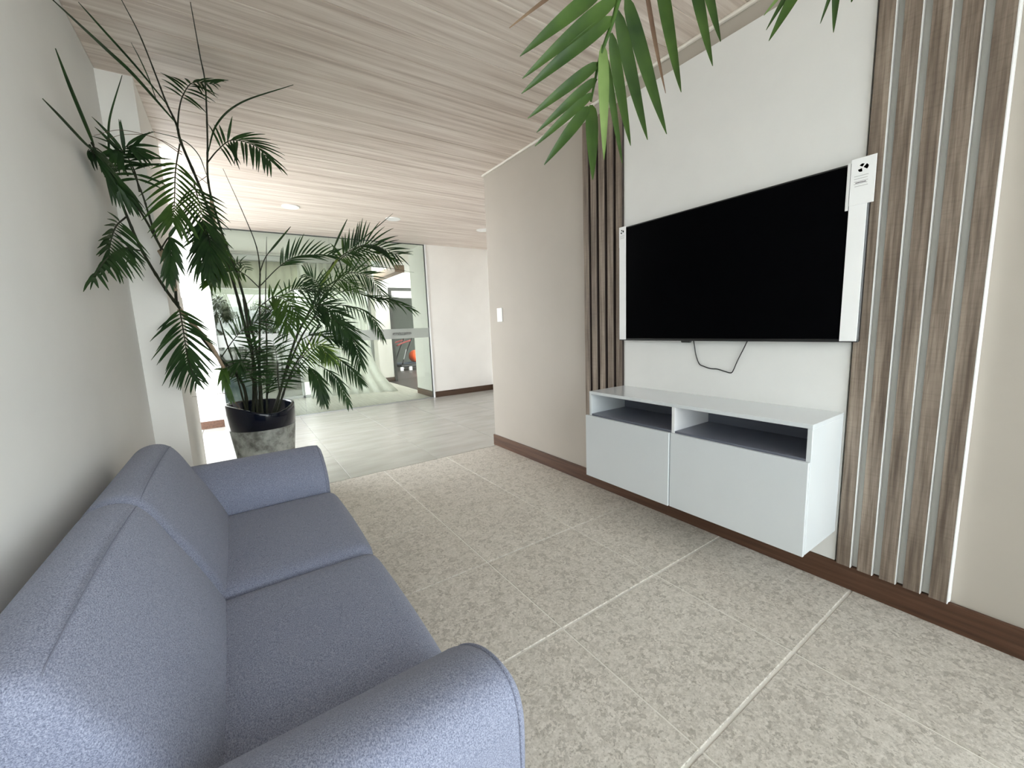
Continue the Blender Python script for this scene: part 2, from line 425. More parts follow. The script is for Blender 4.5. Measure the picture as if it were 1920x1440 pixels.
# ------------------------------------------------------------------ openings to daylight
def window_frame(name, axis, c, a0, a1, z0, z1, n, w=.05, dep=.06, pane=None, tinted=0):
    """a row of n glazed leaves in the plane axis=c"""
    bm = bmesh.new()
    def b(p0, p1, q0, q1, d=dep):
        if axis == 'y': box(bm, p0, p1, c - d / 2, c + d / 2, q0, q1, bev=.003)
        else: box(bm, c - d / 2, c + d / 2, p0, p1, q0, q1, bev=.003)
    b(a0, a1, z1 - w, z1); b(a0, a1, z0, z0 + w)
    for i in range(n + 1):
        p = a0 + (a1 - a0 - w) * i / n; b(p, p + w, z0, z1)
    o = struct(meshobj(name, bm, STEEL))
    for i in range(n):
        p = a0 + (a1 - a0 - w) * i / n + w; q = a0 + (a1 - a0 - w) * (i + 1) / n
        bb = (p, q, c - .003, c + .003, z0 + w, z1 - w) if axis == 'y' else (c - .003, c + .003, p, q, z0 + w, z1 - w)
        setparent(boxobj('pane', pane if i < tinted else PANE, bb), o)
    return o
window_frame('window_added_corner', 'x', .08, -2.0, -.10, 0.0, 2.66, 2)  # unseen side glazing, added to bring more daylight onto the near floor
window_frame('window_1', 'y', -2.02, -2.635, 0, 0.0, 2.62, 3)
struct(boxobj('trim_2', STEEL, (-2.72, -2.66, 4.2, YF, 2.60, 2.66)))

# ------------------------------------------------------------------ outdoors
struct(boxobj('ground', GROUND, (-40, 40, -40, 60, -.25, -.12)))
for i in range(5):
    for j in range(4):
        x0 = -2.64 - .8 * (i + 1)
        tile('paver', GROUND, x0, x0 + .8, 4.2 + .67 * j, 4.2 + .67 * (j + 1), .006, floor)

# ------------------------------------------------------------------ glass partition
gp = empty('window_2', (-.8, YF, 0)); struct(gp, 'frameless clear glass wall with frosted band and etched script')
GX = [-2.375, -1.36, -.795, .735]
for i in range(3):
    setparent(boxobj('pane', GLASS, (GX[i] + .002, GX[i + 1] - .002, YF + .02, YF + .032, .01, H - .012), bev=.001), gp)
    setparent(boxobj('frosted_band', FROST, (GX[i] + .002, GX[i + 1] - .002, YF + .0185, YF + .0195, 1.095, 1.262)), gp)
setparent(boxobj('frame', DKFRAME, (-2.375, .735, YF + .015, YF + .037, H - .012, H - .002)), gp)
setparent(boxobj('frame', STEEL, (-2.375, .735, YF + .015, YF + .037, -.002, .010)), gp)
setparent(boxobj('frame', STEEL, (-2.378, -2.352, YF + .005, YF + .045, 0, H - .01)), gp)
setparent(boxobj('frame', DKFRAME, (.728, .738, YF + .012, YF + .040, 0, H - .002)), gp)
setparent(boxobj('corner_bead', WHITEEDGE, (.738, .760, YF - .016, YF + .02, 0, H - .002)), gp)
# handwriting etched in the frosted band
def script_stroke(x0, x1, z, h, seed):
    rnd = random.Random(seed); pts = []; n = 15
    for i in range(n * 6):
        t = i / (n * 6 - 1)
        pts.append(Vector((x0 + (x1 - x0) * t + .010 * math.sin(t * n * 6.28), YF + .0165,
                           z + h * (.5 + .3 * math.sin(3 * t)) * math.sin(t * n * 6.28 + .6 * math.sin(t * 9)) * rnd.uniform(.75, 1))))
    bm = bmesh.new(); tube(bm, pts, .0026, 4); return meshobj('etched_script', bm, DKFRAME)
setparent(script_stroke(.07, .40, 1.178, .040, 3), gp)

# ------------------------------------------------------------------ room behind the glass
YB = 8.75
struct(boxobj('floor_study', LAMINATE, (-3.4, 2.6, YF, 10.3, -.10, -.003)))
for i in range(9):
    for j in range(2):
        tile('board', LAMINATE, -2.4 + .36 * i, -2.4 + .36 * (i + 1), YF + .04 + .93 * j, YF + .04 + .93 * (j + 1), .004, bpy.data.objects['floor_study'])
struct(boxobj('ceiling_study', WALL_W, (-3.4, 2.6, YF + .05, 8.95, H + .02, H + .14)))
window_frame('window_added_study', 'x', -3.35, YF + .1, YB + .1, 0, H + .02, 2)  # glazed side added in place of a wall, to brighten the study
wall('wall_study_right', WALL_W, (.74, .88, YF + .10, 7.66, 0, H + .02))
struct(boxobj('baseboard_study', BROWN, (.727, .74, YF + .05, 7.655, 0, .11)))
wall('wall_study_header', WALL_W, (-3.3, .30, YB + .05, YB + .2, 2.55, H + .02))
wall('wall_study_corner', WALL_W, (-3.3, -2.55, YB + .05, YB + .2, 0, 2.55))
wall('wall_study_side', WALL_W, (.28, .36, YB + .05, 9.9, 0, H + .02))
wall('wall_lobby_back', WALL_W, (.36, 1.02, 9.9, 10.0, 0, H + .02))
struct(boxobj('baseboard_lobby', BROWNX, (.36, 1.02, 9.885, 9.9, 0, .11)))
wall('wall_lobby_right', WALL_W, (2.45, 2.6, YF + .1, 10.0, 0, H + .02))
wall('wall_lobby_header', WALL_W, (1.02, 2.45, 9.9, 10.0, 2.26, 2.62))
struct(boxobj('trim_3', m_wood('brown_beam', [(0.3, (.20, .13, .09)), (0.7, (.30, .21, .15))], 1), (.70, .90, 8.37, 9.88, 2.42, 2.56)))
setdoor = struct(boxobj('door_1', DKFRAME, (1.03, 1.09, 9.88, 9.95, 0, 2.26)))
setparent(boxobj('frame', DKFRAME, (1.09, 2.4, 9.88, 9.95, 2.19, 2.26)), setdoor)
# window of the study with view outside
window_frame('window_3', 'y', YB + .12, -2.55, .28, 0.0, 2.55, 2, .05, pane=m_glass('grey_tinted_glass', (.27, .28, .25), .05), tinted=1)
# gym room
struct(boxobj('floor_gym', DARKFLOOR, (.885, 6, 7.70, 15.2, -.10, 0.002)))
wall('wall_gym_back', DARKWALL, (.3, 6, 15.0, 15.1, 0, 2.42)); wall('wall_gym_upper', WALL_W, (.3, 6, 15.0, 15.1, 2.42, 3.4))
wall('wall_gym_left', DARKWALL, (.80, .90, 10.0, 15, 0, 3.3))
struct(boxobj('ceiling_gym', WALL_W, (.8, 6, 10.0, 15.1, 3.3, 3.4)))

# blind
bl = empty('roller_blind', (-1.0, YB, 2.6)); tag(bl, 'beige green fabric blind rolled halfway over the study window', 'blind')
setparent(boxobj('housing', STEEL, (-2.5, .25, YB - .05, YB + .04, 2.56, 2.66), bev=.01), bl)
bm = bmesh.new()
n = 60; rows = []
for i in range(n + 1):
    x = -2.48 + 2.70 * i / n
    rows.append([Vector((x, YB + .008 * math.sin(i * 2.1), z)) for z in (2.08, 2.57)])
for i in range(n):
    vs = [bm.verts.new(p) for p in (rows[i][0], rows[i + 1][0], rows[i + 1][1], rows[i][1])]; bm.faces.new(vs)
bmesh.ops.remove_doubles(bm, verts=bm.verts, dist=1e-5)
bmesh.ops.solidify(bm, geom=bm.faces[:], thickness=.003)
setparent(meshobj('fabric', bm, BLIND, None, True), bl)
setparent(boxobj('bottom_bar', WHITEEDGE, (-2.48, .22, YB - .012, YB + .012, 2.062, 2.082), bev=.004), bl)
# sheer curtain, its foot swept out to one side
bm = bmesh.new(); n = 110; m = 16; g = []
for i in range(n + 1):
    s = i / n; col = []
    for j in range(m + 1):
        z = 2.55 * j / m; low = max(0, 1 - z / 1.0) ** 2.2
        x = -1.05 + 1.22 * s + low * .36 * s ** 3
        y = YB - .09 + .028 * math.sin(s * 58) - low * .42 * s ** 2 - .05 * low
        col.append(bm.verts.new((x, y, z + .006)))
    g.append(col)
for i in range(n):
    for j in range(m): bm.faces.new((g[i][j], g[i + 1][j], g[i + 1][j + 1], g[i][j + 1]))
bmesh.ops.solidify(bm, geom=bm.faces[:], thickness=.002)
tag(meshobj('curtain', bm, SHEER, None, True), 'sheer white floor length curtain with flared hem behind the glass', 'curtain')
# exercise ball
bm = bmesh.new(); bmesh.ops.create_uvsphere(bm, u_segments=40, v_segments=24, radius=.33)
for v in bm.verts:
    if v.co.z < -.30: v.co.z = -.30
    v.co *= 1 + .004 * math.sin(v.co.z * 120)
eb = meshobj('exercise_ball', bm, BALL, None, True); eb.location = (-2.20, 7.45, .303)
tag(eb, 'dark grey exercise ball on the floor behind the glass', 'ball')
bm = bmesh.new(); lathe(bm, [(.010, 0), (.012, .006), (.008, .01)], (0, 0, 0), 12)
o = meshobj('valve_plug', bm, BLACK, eb, True); o.location = (.12, -.24, .19)
# treadmill
TMX, TMY = .62, .75
tm = empty('treadmill', (1.75, 11.9, 0)); tag(tm, 'black folding treadmill with white feet on dark gym floor', 'treadmill')
def tmb(name, mat, b, bev=.01): return setparent(boxobj(name, mat, b, bev=bev), tm)
tmb('deck', BLACK, (1.36, 2.15, 11.45, 12.3, .10, .20), .03); tmb('belt', plain('belt_rubber', (.03, .045, .07), .6), (1.30, 2.10, 11.55, 12.2, .20, .215))
for y in (11.5, 12.2):
    for x in (1.34, 1.62):
        tmb('foot', PLASTICW, (x, x + .10, y - .05, y + .03, 0, .12), .012)
    bm = bmesh.new(); tube(bm, catmull([(1.42, y, .18), (1.62, y, .62), (1.86, y, 1.12)], 10), .028, 8)
    setparent(meshobj('upright', bm, BLACK, None, True), tm)
    bm = bmesh.new(); tube(bm, catmull([(1.30, y, .78), (1.5, y, .86), (1.74, y, .92)], 8), .024, 8)
    setparent(meshobj('handrail', bm, plain('red_grip', (.30, .05, .05), .5), None, True), tm)
tmb('console', BLACK, (1.74, 1.9, 11.5, 12.2, 1.02, 1.16), .03)
bm = bmesh.new(); tube(bm, [Vector((1.46, 11.44, .36)), Vector((1.56, 11.44, .66))], .016, 6); setparent(meshobj('gas_strut', bm, STEEL), tm)
bm = bmesh.new(); bmesh.ops.create_uvsphere(bm, u_segments=28, v_segments=18, radius=.19)
for v in bm.verts:
    v.co *= 1 + .02 * math.cos(6 * math.atan2(v.co.y, v.co.x))
ob = meshobj('gym_ball', bm, ORANGE, None, True); ob.location = (2.60, 12.62, .405)
tm.location = (1.75 + TMX, 11.9 + TMY, 0)
tag(ob, 'orange gym ball lying on the treadmill', 'ball')

# trees seen through the study window
def tree(x, y, h, r, seed, label):
    rnd = random.Random(seed); t = empty('garden_tree', (x, y, -.12)); tag(t, label, 'tree', 'trees outside the study window')
    bm = bmesh.new(); tube(bm, catmull([(0, 0, 0), (.05, .03, h * .35), (0, 0, h * .75)], 8), lambda s: .09 * (1 - .6 * s), 8)
    for k in range(5):
        a = k * 1.3; tube(bm, catmull([(0, 0, h * .4), (math.cos(a) * r * .4, math.sin(a) * r * .4, h * .6), (math.cos(a) * r * .7, math.sin(a) * r * .7, h * .8)], 6), .025, 5)
    meshobj('trunk', bm, STEM, t, True)
    bm = bmesh.new()
    for k in range(1500):
        d = Vector((rnd.gauss(0, 1), rnd.gauss(0, 1), rnd.gauss(0, 1))).normalized() * r * rnd.uniform(.45, 1)
        c = Vector((0, 0, h * .72)) + Vector((d.x, d.y, d.z * 1.1)); s = rnd.uniform(.06, .12)
        a = Vector((rnd.gauss(0, 1), rnd.gauss(0, 1), rnd.gauss(0, 1))).normalized(); b = a.orthogonal().normalized()
        bm.faces.new([bm.verts.new(c + a * s), bm.verts.new(c + b * s * .4), bm.verts.new(c - a * s), bm.verts.new(c - b * s * .4)])
    f = meshobj('foliage', bm, LEAFT, t); f['kind'] = 'stuff'
gw = tag(boxobj('garden_wall', wallmat('grey_render', (.30, .30, .27)), (-6, .2, 12.9, 13.1, -.12, 1.95)), 'low grey rendered wall in the garden beyond the study window', 'wall')
setparent(boxobj('coping', wallmat('pale_coping', (.42, .42, .39)), (-6.02, .22, 12.86, 13.14, 1.95, 2.01)), gw)
tree(-2.75, 11.8, 2.3, .75, 1, 'leafy garden tree beside the study window frame')
tree(-1.3, 11.9, 2.0, .7, 2, 'smaller garden tree farther from the study window')

# ------------------------------------------------------------------ feature wall: white panel and slat panels
ZP0, ZP1 = .122, 2.585
tp = tag(boxobj('laminate_wall_panel', PANEL, (-.030, -.001, .622, 1.838, ZP0, ZP1), bev=.001), 'plain white laminate wall panel behind the television', 'wall panel')
def slat_panel(ys, wid, edge, label, y0, y1, zb):
    t = empty('slat_panel', (0, y0, zb)); tag(t, label, 'wall panel')
    setparent(boxobj('backing_board', BACKING if edge is WHITEEDGE else OAKEDGE, (-.018, -.001, y0, y1, zb + .003, ZP1)), t)
    for y in ys:
        s = setparent(boxobj('slat', OAK, (-.040, -.018, y + .0022, y + wid, zb, ZP1 - .002), bev=.0008), t)
        e = boxobj('edge_band', edge, (-.0405, -.018, y - .0005, y + .0022, zb - .0005, ZP1 - .002))
        e.parent = s
    return t
slat_panel([.2645, .3395, .4135, .4885, .5625], .0515, WHITEEDGE, 'brown oak slat panel with white edges beside the bare grey wall', .2645, .619, .118)
slat_panel([1.842, 1.917, 1.992, 2.067, 2.140], .0545, OAKEDGE, 'narrow brown oak slat panel with dark grooves between light switch wall and television', 1.840, 2.196, .118)
boxw = boxobj('edge_strip', WHITEEDGE, (-.018, -.001, .2615, .2645, .118, ZP1))
sp = [o for o in bpy.data.objects if o.name == 'slat_panel'][0]; setparent(boxw, sp)

# ------------------------------------------------------------------ media cabinet
cb = empty('media_cabinet', (-.19, 1.23, .262)); tag(cb, 'white gloss wall hung media cabinet with two doors and open niches', 'cabinet')
def cbx(name, mat, b, bev=.0012, parent=cb): return setparent(boxobj(name, mat, b, bev=bev), parent)
CX0, CX1, CY0, CY1, CZ0, CZ1 = -.352, -.031, .628, 1.842, .262, .806
YM = atX(1262, 790, -.352).y
cbx('top_board', GLOSSW, (CX0, CX1, CY0, CY1, CZ1 - .018, CZ1))
cbx('side_board', GLOSSW, (CX0, CX1, CY0, CY0 + .018, CZ0, CZ1 - .018))
cbx('side_board', GLOSSW, (CX0, CX1, CY1 - .018, CY1, CZ0, CZ1 - .018))
cbx('bottom_board', CABIN, (CX0, CX1, CY0 + .018, CY1 - .018, CZ0, CZ0 + .018))
cbx('divider', CABIN, (CX0, CX1 - .008, YM - .009, YM + .009, CZ0 + .018, CZ1 - .018))
NICHE = plain('slate_grey_melamine', (.15, .16, .20), .3, var=.02)
cbx('shelf', NICHE, (CX0 + .002, CX1 - .008, CY0 + .018, YM - .009, .648, .664)); cbx('shelf', NICHE, (CX0 + .002, CX1 - .008, YM + .009, CY1 - .018, .648, .664))
cbx('back_board', NICHE, (CX1 - .008, CX1, CY0 + .018, CY1 - .018, CZ0 + .018, CZ1 - .018))
YD = atX(1255, 880, -.37).y
for a, b, lab in ((CY0 + .001, YD - .002, None), (YD + .002, CY1 + .010, None)):
    d = cbx('door', GLOSSW, (-.371 - (.006 if a > 1 else 0), -.3535 - (.005 if a > 1 else 0), a, b, CZ0 - .004, .655), .0015)

# ------------------------------------------------------------------ television
TX = -.060; TY0, TY1, TZ0, TZ1 = .590, 1.838, 1.112, 1.820
tv = empty('television', (-.06, 1.22, TZ0)); TD = -.012; tag(tv, 'large black flat screen television with white strips on wall mount', 'television')
def tvb(name, mat, b, bev=.001):
    b = (b[0] + TD, b[1] + TD) + tuple(b[2:])
    return setparent(boxobj(name, mat, b, bev=bev), tv)
tvb('body', BLACK, (-.058, -.034, TY0, TY1, TZ0, TZ1), .004)
tvb('rear_cover', BLACK, (-.040, -.032, TY0 + .2, TY1 - .2, TZ0 + .02, TZ1 - .25), .004)
tvb('screen', SCREEN, (-.0605, -.058, TY0 + .008, TY1 - .008, TZ0 + .014, TZ1 - .008), .0005)
tvb('bezel', BLACK, (-.0615, -.058, TY0, TY1, TZ0, TZ0 + .012), .001)
tvb('sensor_bump', BLACK, (-.056, -.040, 1.335, 1.395, TZ0 - .010, TZ0 + .004), .004)
tvb('wall_bracket', STEEL, (-.0345, -.0190, .95, 1.50, 1.32, 1.62), .001)
def yz(u, v, x=-.063): p = atX(u, v, x); return p.y, p.z
ya = yz(1595, 480)[0]
tvb('protective_strip', FOAM, (-.0635, -.0612, TY0 + .004, TY0 + .062, TZ0 + .004, TZ1 + .001), .0008)
tvb('protective_strip', FOAM, (-.0635, -.0612, TY1 - .054, TY1 - .001, TZ0 + .006, TZ1 + .001), .0008)
lb = tvb('sticker', FOAM, (-.0660, -.0640, TY0 - .016, TY0 + .062, 1.655, TZ1 + .010), .0006)
tvb('film_edge', WHITEEDGE, (-.0655, -.0612, TY0 + .064, TY0 + .074, 1.640, TZ1), .0006)
lb2 = tvb('sticker', FOAM, (-.0660, -.0640, TY1 - .054, TY1 - .002, 1.700, TZ1 + .003), .0006)
def trefoil(yc, zc, s, parent):
    """black three-lobed pictogram on the sticker"""
    bm = bmesh.new()
    for a0, sc, hole in ((100, .9, True), (235, 1.0, False), (5, 1.15, False)):
        pts = []
        for i in range(15):
            t = i / 14; a = R(a0) + (t - .5) * 1.25
            pts.append((math.cos(a) * s * sc * (.98 - .25 * abs(t - .5)), math.sin(a) * s * sc * (.98 - .25 * abs(t - .5))))
        pts = [(s * .16 * math.cos(R(a0)), s * .16 * math.sin(R(a0)))] + pts
        f = bm.faces.new([bm.verts.new((-.0663 + TD, yc - p[0], zc + p[1])) for p in pts])
    bmesh.ops.solidify(bm, geom=bm.faces[:], thickness=.0003)
    o = meshobj('pictogram', bm, INK); o.parent = parent
def inkline(y0, y1, z, h, parent, mat=INKG):
    o = boxobj('printed_line', mat, (-.0664 + TD, -.0660 + TD, y0, y1, z, z + h)); o.parent = parent
trefoil(TY0 + .026, 1.792, .017, lb); trefoil(TY1 - .026, 1.793, .014, lb2)
for i, z in enumerate((1.762, 1.752, 1.742, 1.733, 1.724)):
    inkline(TY0 + .006 + .002 * (i % 2), TY0 + .050 - .003 * (i == 4), z, .0022, lb)
inkline(TY0 + .012, TY0 + .045, 1.737, .0026, lb, INK)
for z in (1.768, 1.760, 1.752): inkline(TY1 - .045, TY1 - .010, z, .002, lb2)
# loose cable under the set
pts = [atX(u, v, x) for u, v, x in ((1300, 636, -.040), (1302, 648, -.040), (1305, 666, -.037), (1311, 682, -.036), (1320, 687, -.036), (1332, 691, -.035), (1345, 692, -.036), (1358, 696, -.038), (1369, 699, -.038), (1374, 696, -.038), (1382, 678, -.038), (1391, 660, -.040), (1400, 642, -.042), (1403, 636, -.042))]
bm = bmesh.new(); tube(bm, catmull(pts, 60), .0028, 6)
tag(meshobj('power_cable', bm, BLACK, None, True), 'thin black cable hanging in a loop below the television', 'cable')

# ------------------------------------------------------------------ light switch
sw = empty('light_switch', (-.004, 3.392, 1.345)); tag(sw, 'white light switch plate on the grey wall', 'light switch')
setparent(boxobj('plate', PLASTICW, (-.009, 0, 3.348, 3.438, 1.279, 1.411), bev=.003, seg=2), sw)
setparent(boxobj('rocker', PLASTICW, (-.012, -.008, 3.362, 3.424, 1.300, 1.390), bev=.002), sw)

# ------------------------------------------------------------------ sofa
sofa = empty('sofa', (-2.21, 1.49, 0)); tag(sofa, 'blue grey fabric two seat sofa against the pale wall', 'sofa')
def sp_(o): return setparent(o, sofa)
SY = 1.49
sp_(boxobj('base_frame', FABRIC, (-2.58, -1.86, .62, 2.36, .09, .30), bev=.02, seg=2))
for x in (-2.5, -1.93):
    for y in (.66, 2.32):
        bm = bmesh.new(); lathe(bm, [(.018, 0), (.024, .09)], (x, y, 0), 16); sp_(meshobj('leg', bm, BROWN, None, True))
for y0, y1 in ((.775, SY - .002), (SY + .002, 2.205)):
    bm = bmesh.new(); cushion(bm, -2.36, -1.825, y0, y1, .265, .437, .050, 16, top=.016, front=.012)
    c = sp_(meshobj('seat_cushion', bm, FABRIC, None, True))
# backrests: the side profile (x, z) swept along the sofa
BP = catmull([(-2.25, 0, .30), (-2.285, 0, .43), (-2.335, 0, .56), (-2.385, 0, .67), (-2.425, 0, .755), (-2.462, 0, .798), (-2.51, 0, .806), (-2.555, 0, .785), (-2.590, 0, .725), (-2.600, 0, .60), (-2.595, 0, .35), (-2.55, 0, .18), (-2.38, 0, .16)], 52)
cen = Vector((-2.44, 0, .50))
for y0, y1 in ((.752, SY - .001), (SY + .001, 2.230)):
    rings = []; r = .045
    ss = [0, .04, .12, .25, .45, .7, 1]
    yl = [(y0 + r * s, s) for s in ss] + [(y0 + r + (y1 - y0 - 2 * r) * t / 8, 1) for t in range(1, 8)] + [(y1 - r * s, s) for s in reversed(ss)]
    for y, s in yl:
        ins = r * .8 * (1 - math.sqrt(max(0, 1 - (1 - s) ** 2)))
        mid = 1 - ((y - (y0 + y1) / 2) / ((y1 - y0) / 2)) ** 2
        ring = []
        for i, p in enumerate(BP):
            d = (p - cen); d.y = 0
            q = p - d.normalized() * ins + d.normalized() * .012 * mid * (1 if p.x > -2.45 else 0)
            ring.append(Vector((q.x, y, q.z)))
        rings.append(ring)
    bm = bmesh.new(); loft(bm, rings)
    c = sp_(meshobj('back_cushion', bm, FABRIC, None, True))
    # stitched seam along the crest
    k = min(range(len(BP)), key=lambda i: (BP[i] - Vector((-2.447, 0, .783))).length)
    bm = bmesh.new(); tube(bm, [rg[k] + Vector((0, 0, -.0006)) for rg in rings[4:-4]], .0013, 5)
    s = meshobj('seam', bm, SEAM, None, True); s.parent = c
# arms: profile across (offset from the middle, z), rounded at the front
AP = catmull([(.70, .10, 0), (.70, .30, 0), (.705, .465, 0), (.728, .530, 0), (.778, .576, 0), (.845, .614, 0), (.905, .630, 0), (.948, .623, 0), (.972, .592, 0), (.980, .53, 0), (.980, .35, 0), (.975, .08, 0)], 44)
ac = Vector((.84, .33, 0))
for sg in (-1, 1):
    rings = []; r = .045; XF = -1.828 if sg < 0 else -1.848
    st = [(-2.585, .5), (-2.575, .9), (-2.55, 1)] + [(-2.5 + .05 * i, 1) for i in range(12)] + [(XF - r + r * math.sin(a), math.cos(a)) for a in [i * math.pi / 2 / 6 for i in range(7)]]
    for x, s in st:
        ins = r * .75 * (1 - s)
        rings.append([Vector((x, SY + sg * (p - (p - ac).normalized() * ins).x, (p - (p - ac).normalized() * ins).y)) for p in AP])
    bm = bmesh.new(); loft(bm, rings)
    a = sp_(meshobj('armrest', bm, FABRIC, None, True))
    def armsub(name, pts, rad, mat):
        bm = bmesh.new(); tube(bm, pts, rad, 6)
        o = meshobj(name, bm, mat, None, True); o.parent = a
    ins = r * .12
    armsub('piping', [Vector((XF - .016, SY + sg * (p + (p - ac).normalized() * -.0070).x, (p + (p - ac).normalized() * -.0070).y)) for p in AP[4:]], .0040, FABRIC)
    armsub('seam', [Vector((-1.86 - .05 * i, SY + sg * .9802, .47)) for i in range(14)], .0022, SEAM)

# ------------------------------------------------------------------ palms
def blade(bm, base, tip, width, up, bend=0.0, seg=7, mi=0, fold=.25, droop=None):
    """one pointed leaflet from base to tip; bend pushes the middle along up; folded along its rib"""
    ax = tip - base; L = ax.length; d = ax.normalized()
    side = d.cross(up)
    if side.length < 1e-4: side = d.orthogonal()
    side.normalize(); nrm = side.cross(d)
    prev = None
    for i in range(seg + 1):
        s = i / seg
        w = width * .5 * (math.sin(math.pi * min(1, s ** .62 * .97 + .03)) ** .8) * (1 if s < .999 else .02) + .0008
        c = base + ax * s + nrm * (bend * L * 4 * s * (1 - s))
        cur = (bm.verts.new(c - side * w + nrm * w * fold), bm.verts.new(c), bm.verts.new(c + side * w + nrm * w * fold))
        if prev:
            for a in (0, 1):
                bm.faces.new((prev[a], prev[a + 1], cur[a + 1], cur[a])).material_index = mi
        prev = cur
pal = empty('potted_palm'); PY = 3.72
pc = atY(491, 775, PY); pc.z = 0
pal.location = pc
tag(pal, 'tall bamboo palm in a grey pot with navy glazed rim', 'potted plant')
def pp(o): return setparent(o, pal)
zr = atY(491, 757, PY).z; zb_ = atY(495, 797, PY).z
rr = (atY(556, 775, PY) - atY(427, 775, PY)).length / 2 * .985
def rimz(a, z):                                        # swooping rim: tall on one side, dipping towards the room
    if z < .001: return z
    da = (math.degrees(a) - 285 + 180) % 360 - 180
    w = .012 - .062 * math.exp(-(da / 48) ** 2) + .012 * math.cos(a - R(190))
    return z + w * min(1, max(0, (z - zb_) / (zr - zb_)))
bm = bmesh.new(); lathe(bm, [(rr * .72, 0), (rr * .735, .02), (rr * .985, zb_), (rr * .90, zb_ + .001), (rr * .66, .05)], pc, 56)
pp(meshobj('pot', bm, CONC, None, True))
bm = bmesh.new(); lathe(bm, [(rr * .90, zb_ - .01), (rr * .992, zb_), (rr * 1.02, zr - .012), (rr * 1.01, zr), (rr * .93, zr), (rr * .91, zr - .014), (rr * .87, zb_ - .01)], pc, 72, zf=rimz)
pp(meshobj('glazed_rim', bm, NAVY, None, True))
bm = bmesh.new(); lathe(bm, [(rr * .8, zb_ - .12), (rr * .895, zb_ + .02), (rr * .5, zb_ + .04), (.01, zb_ + .045)], pc, 40)
pp(meshobj('soil', bm, SOIL, None, True))
def stem(pts, r0=.011, r1=.003, mat=STEM, name='stem', nodes=True):
    P = [Vector(p) if len(p) == 3 and isinstance(p, Vector) else at(*p) for p in pts]
    P = catmull(P, 10 * len(P)); bm = bmesh.new()
    for q in P: q.z = min(q.z, H - .03)
    n = len(P)
    if name == 'spear_leaf': rf = lambda t: r0 * 1.25 * math.sin(math.pi * (.10 + .87 * t)) ** .8 + .0006
    else: rf = lambda t: (r0 + (r1 - r0) * t) * (1.0 + (.22 if nodes and int(t * n) % 7 == 0 else 0))
    tube(bm, P, rf, 7)
    return pp(meshobj(name, bm, mat, None, True))
rndp = random.Random(11)
def frond(pts, n=14, L=.24, w=.020, mat=LEAF, droop=.35, a0=70, a1=28, nrm=None, t0=.18, sides=(1, -1), mid=.5, bare=STEM, rr0=.0045):
    n = int(n * 1.25); P = [at(*p) for p in pts]; n_s = 12 * (len(P) - 1); P = catmull(P, n_s); bm = bmesh.new()
    tube(bm, P, lambda t: rr0 * (1 - .75 * t), 5, 0)
    view = (CAM - P[len(P) // 2]).normalized()
    nn = Vector(nrm).normalized() if nrm else (view * .8 + Vector((0, 0, .45)) + Vector((rndp.uniform(-.3, .3), rndp.uniform(-.2, .2), rndp.uniform(-.1, .3)))).normalized()
    for i in range(n + 1):
        t = t0 + (1 - t0) * i / n; k = min(int(t * n_s), n_s - 1); f = t * n_s - k
        b = P[k].lerp(P[k + 1], f); T = (P[k + 1] - P[k]).normalized()
        S = T.cross(nn).normalized()
        prof = .45 + .55 * math.sin(math.pi * (.12 + .80 * (i / n)) ** .9)
        for sd in sides:
            if i == n and sd == sides[0] and len(sides) == 2: pass
            a = R(a0 + (a1 - a0) * i / n + rndp.uniform(-7, 7)); l = L * prof * rndp.uniform(.85, 1.1)
            d = (T * math.cos(a) + S * sd * math.sin(a) + nn * rndp.uniform(-.12, .18)).normalized()
            tip = b + d * l + Vector((0, 0, -1)) * droop * l * rndp.uniform(.7, 1.2)
            ax = tip - b
            tip = b + ax.normalized() * l
            tip.z = min(tip.z, H - .04)
            if tip.x < -2.61: tip.x = -2.61
            if tip.y > 3.2 and tip.x < -2.465: tip.x = -2.465
            blade(bm, b, tip, w * .74 * rndp.uniform(.85, 1.15), nn, bend=.07, seg=6, mi=1)
    return pp(meshobj('frond', bm, [bare, mat], None, True))
Y0 = PY; zs = zb_ + .02
def root(dx, dy): return Vector((pc.x + dx, pc.y + dy, zs))
# tall stems leaning up to the ceiling on the wall side
stem([root(-.07, -.02), (476, 690, 3.66), (461, 620, 3.60), (433, 515, 3.50), (381, 367, 3.30), (341, 271, 3.15), (331, 234, 3.08), (312, 193, 3.02), (294, 146, 2.95), (263, 68, 2.88), (228, 0, 2.8)], .012, .0015)
stem([root(-.02, .05), (486, 690, 3.78), (470, 610, 3.76), (449, 530, 3.70), (414, 430, 3.58), (391, 345, 3.45), (389, 260, 3.38), (385, 161, 3.3), (375, 104, 3.24), (357, 4, 3.15)], .012, .0016)
stem([root(-.10, 0), (455, 720, 3.62), (400, 660, 3.42), (331, 570, 3.2), (305, 534, 3.1), (267, 471, 2.98), (235, 398, 2.9), (220, 354, 2.86), (196, 310, 2.8)], .011, .004)
stem([(331, 570, 3.2), (324, 510, 3.12), (293, 448, 3.02), (266, 401, 2.95), (246, 377, 2.9)], .008, .004)
stem([(293, 448, 3.02), (280, 406, 3.0), (266, 362, 2.98), (240, 300, 2.95)], .006, .003)
stem([root(-.09, -.06), (440, 690, 3.5), (424, 640, 3.42), (412, 600, 3.36)], .006, .004)
stem([root(-.04, -.08), (478, 690, 3.58), (466, 620, 3.5), (456, 560, 3.46)], .008, .006)
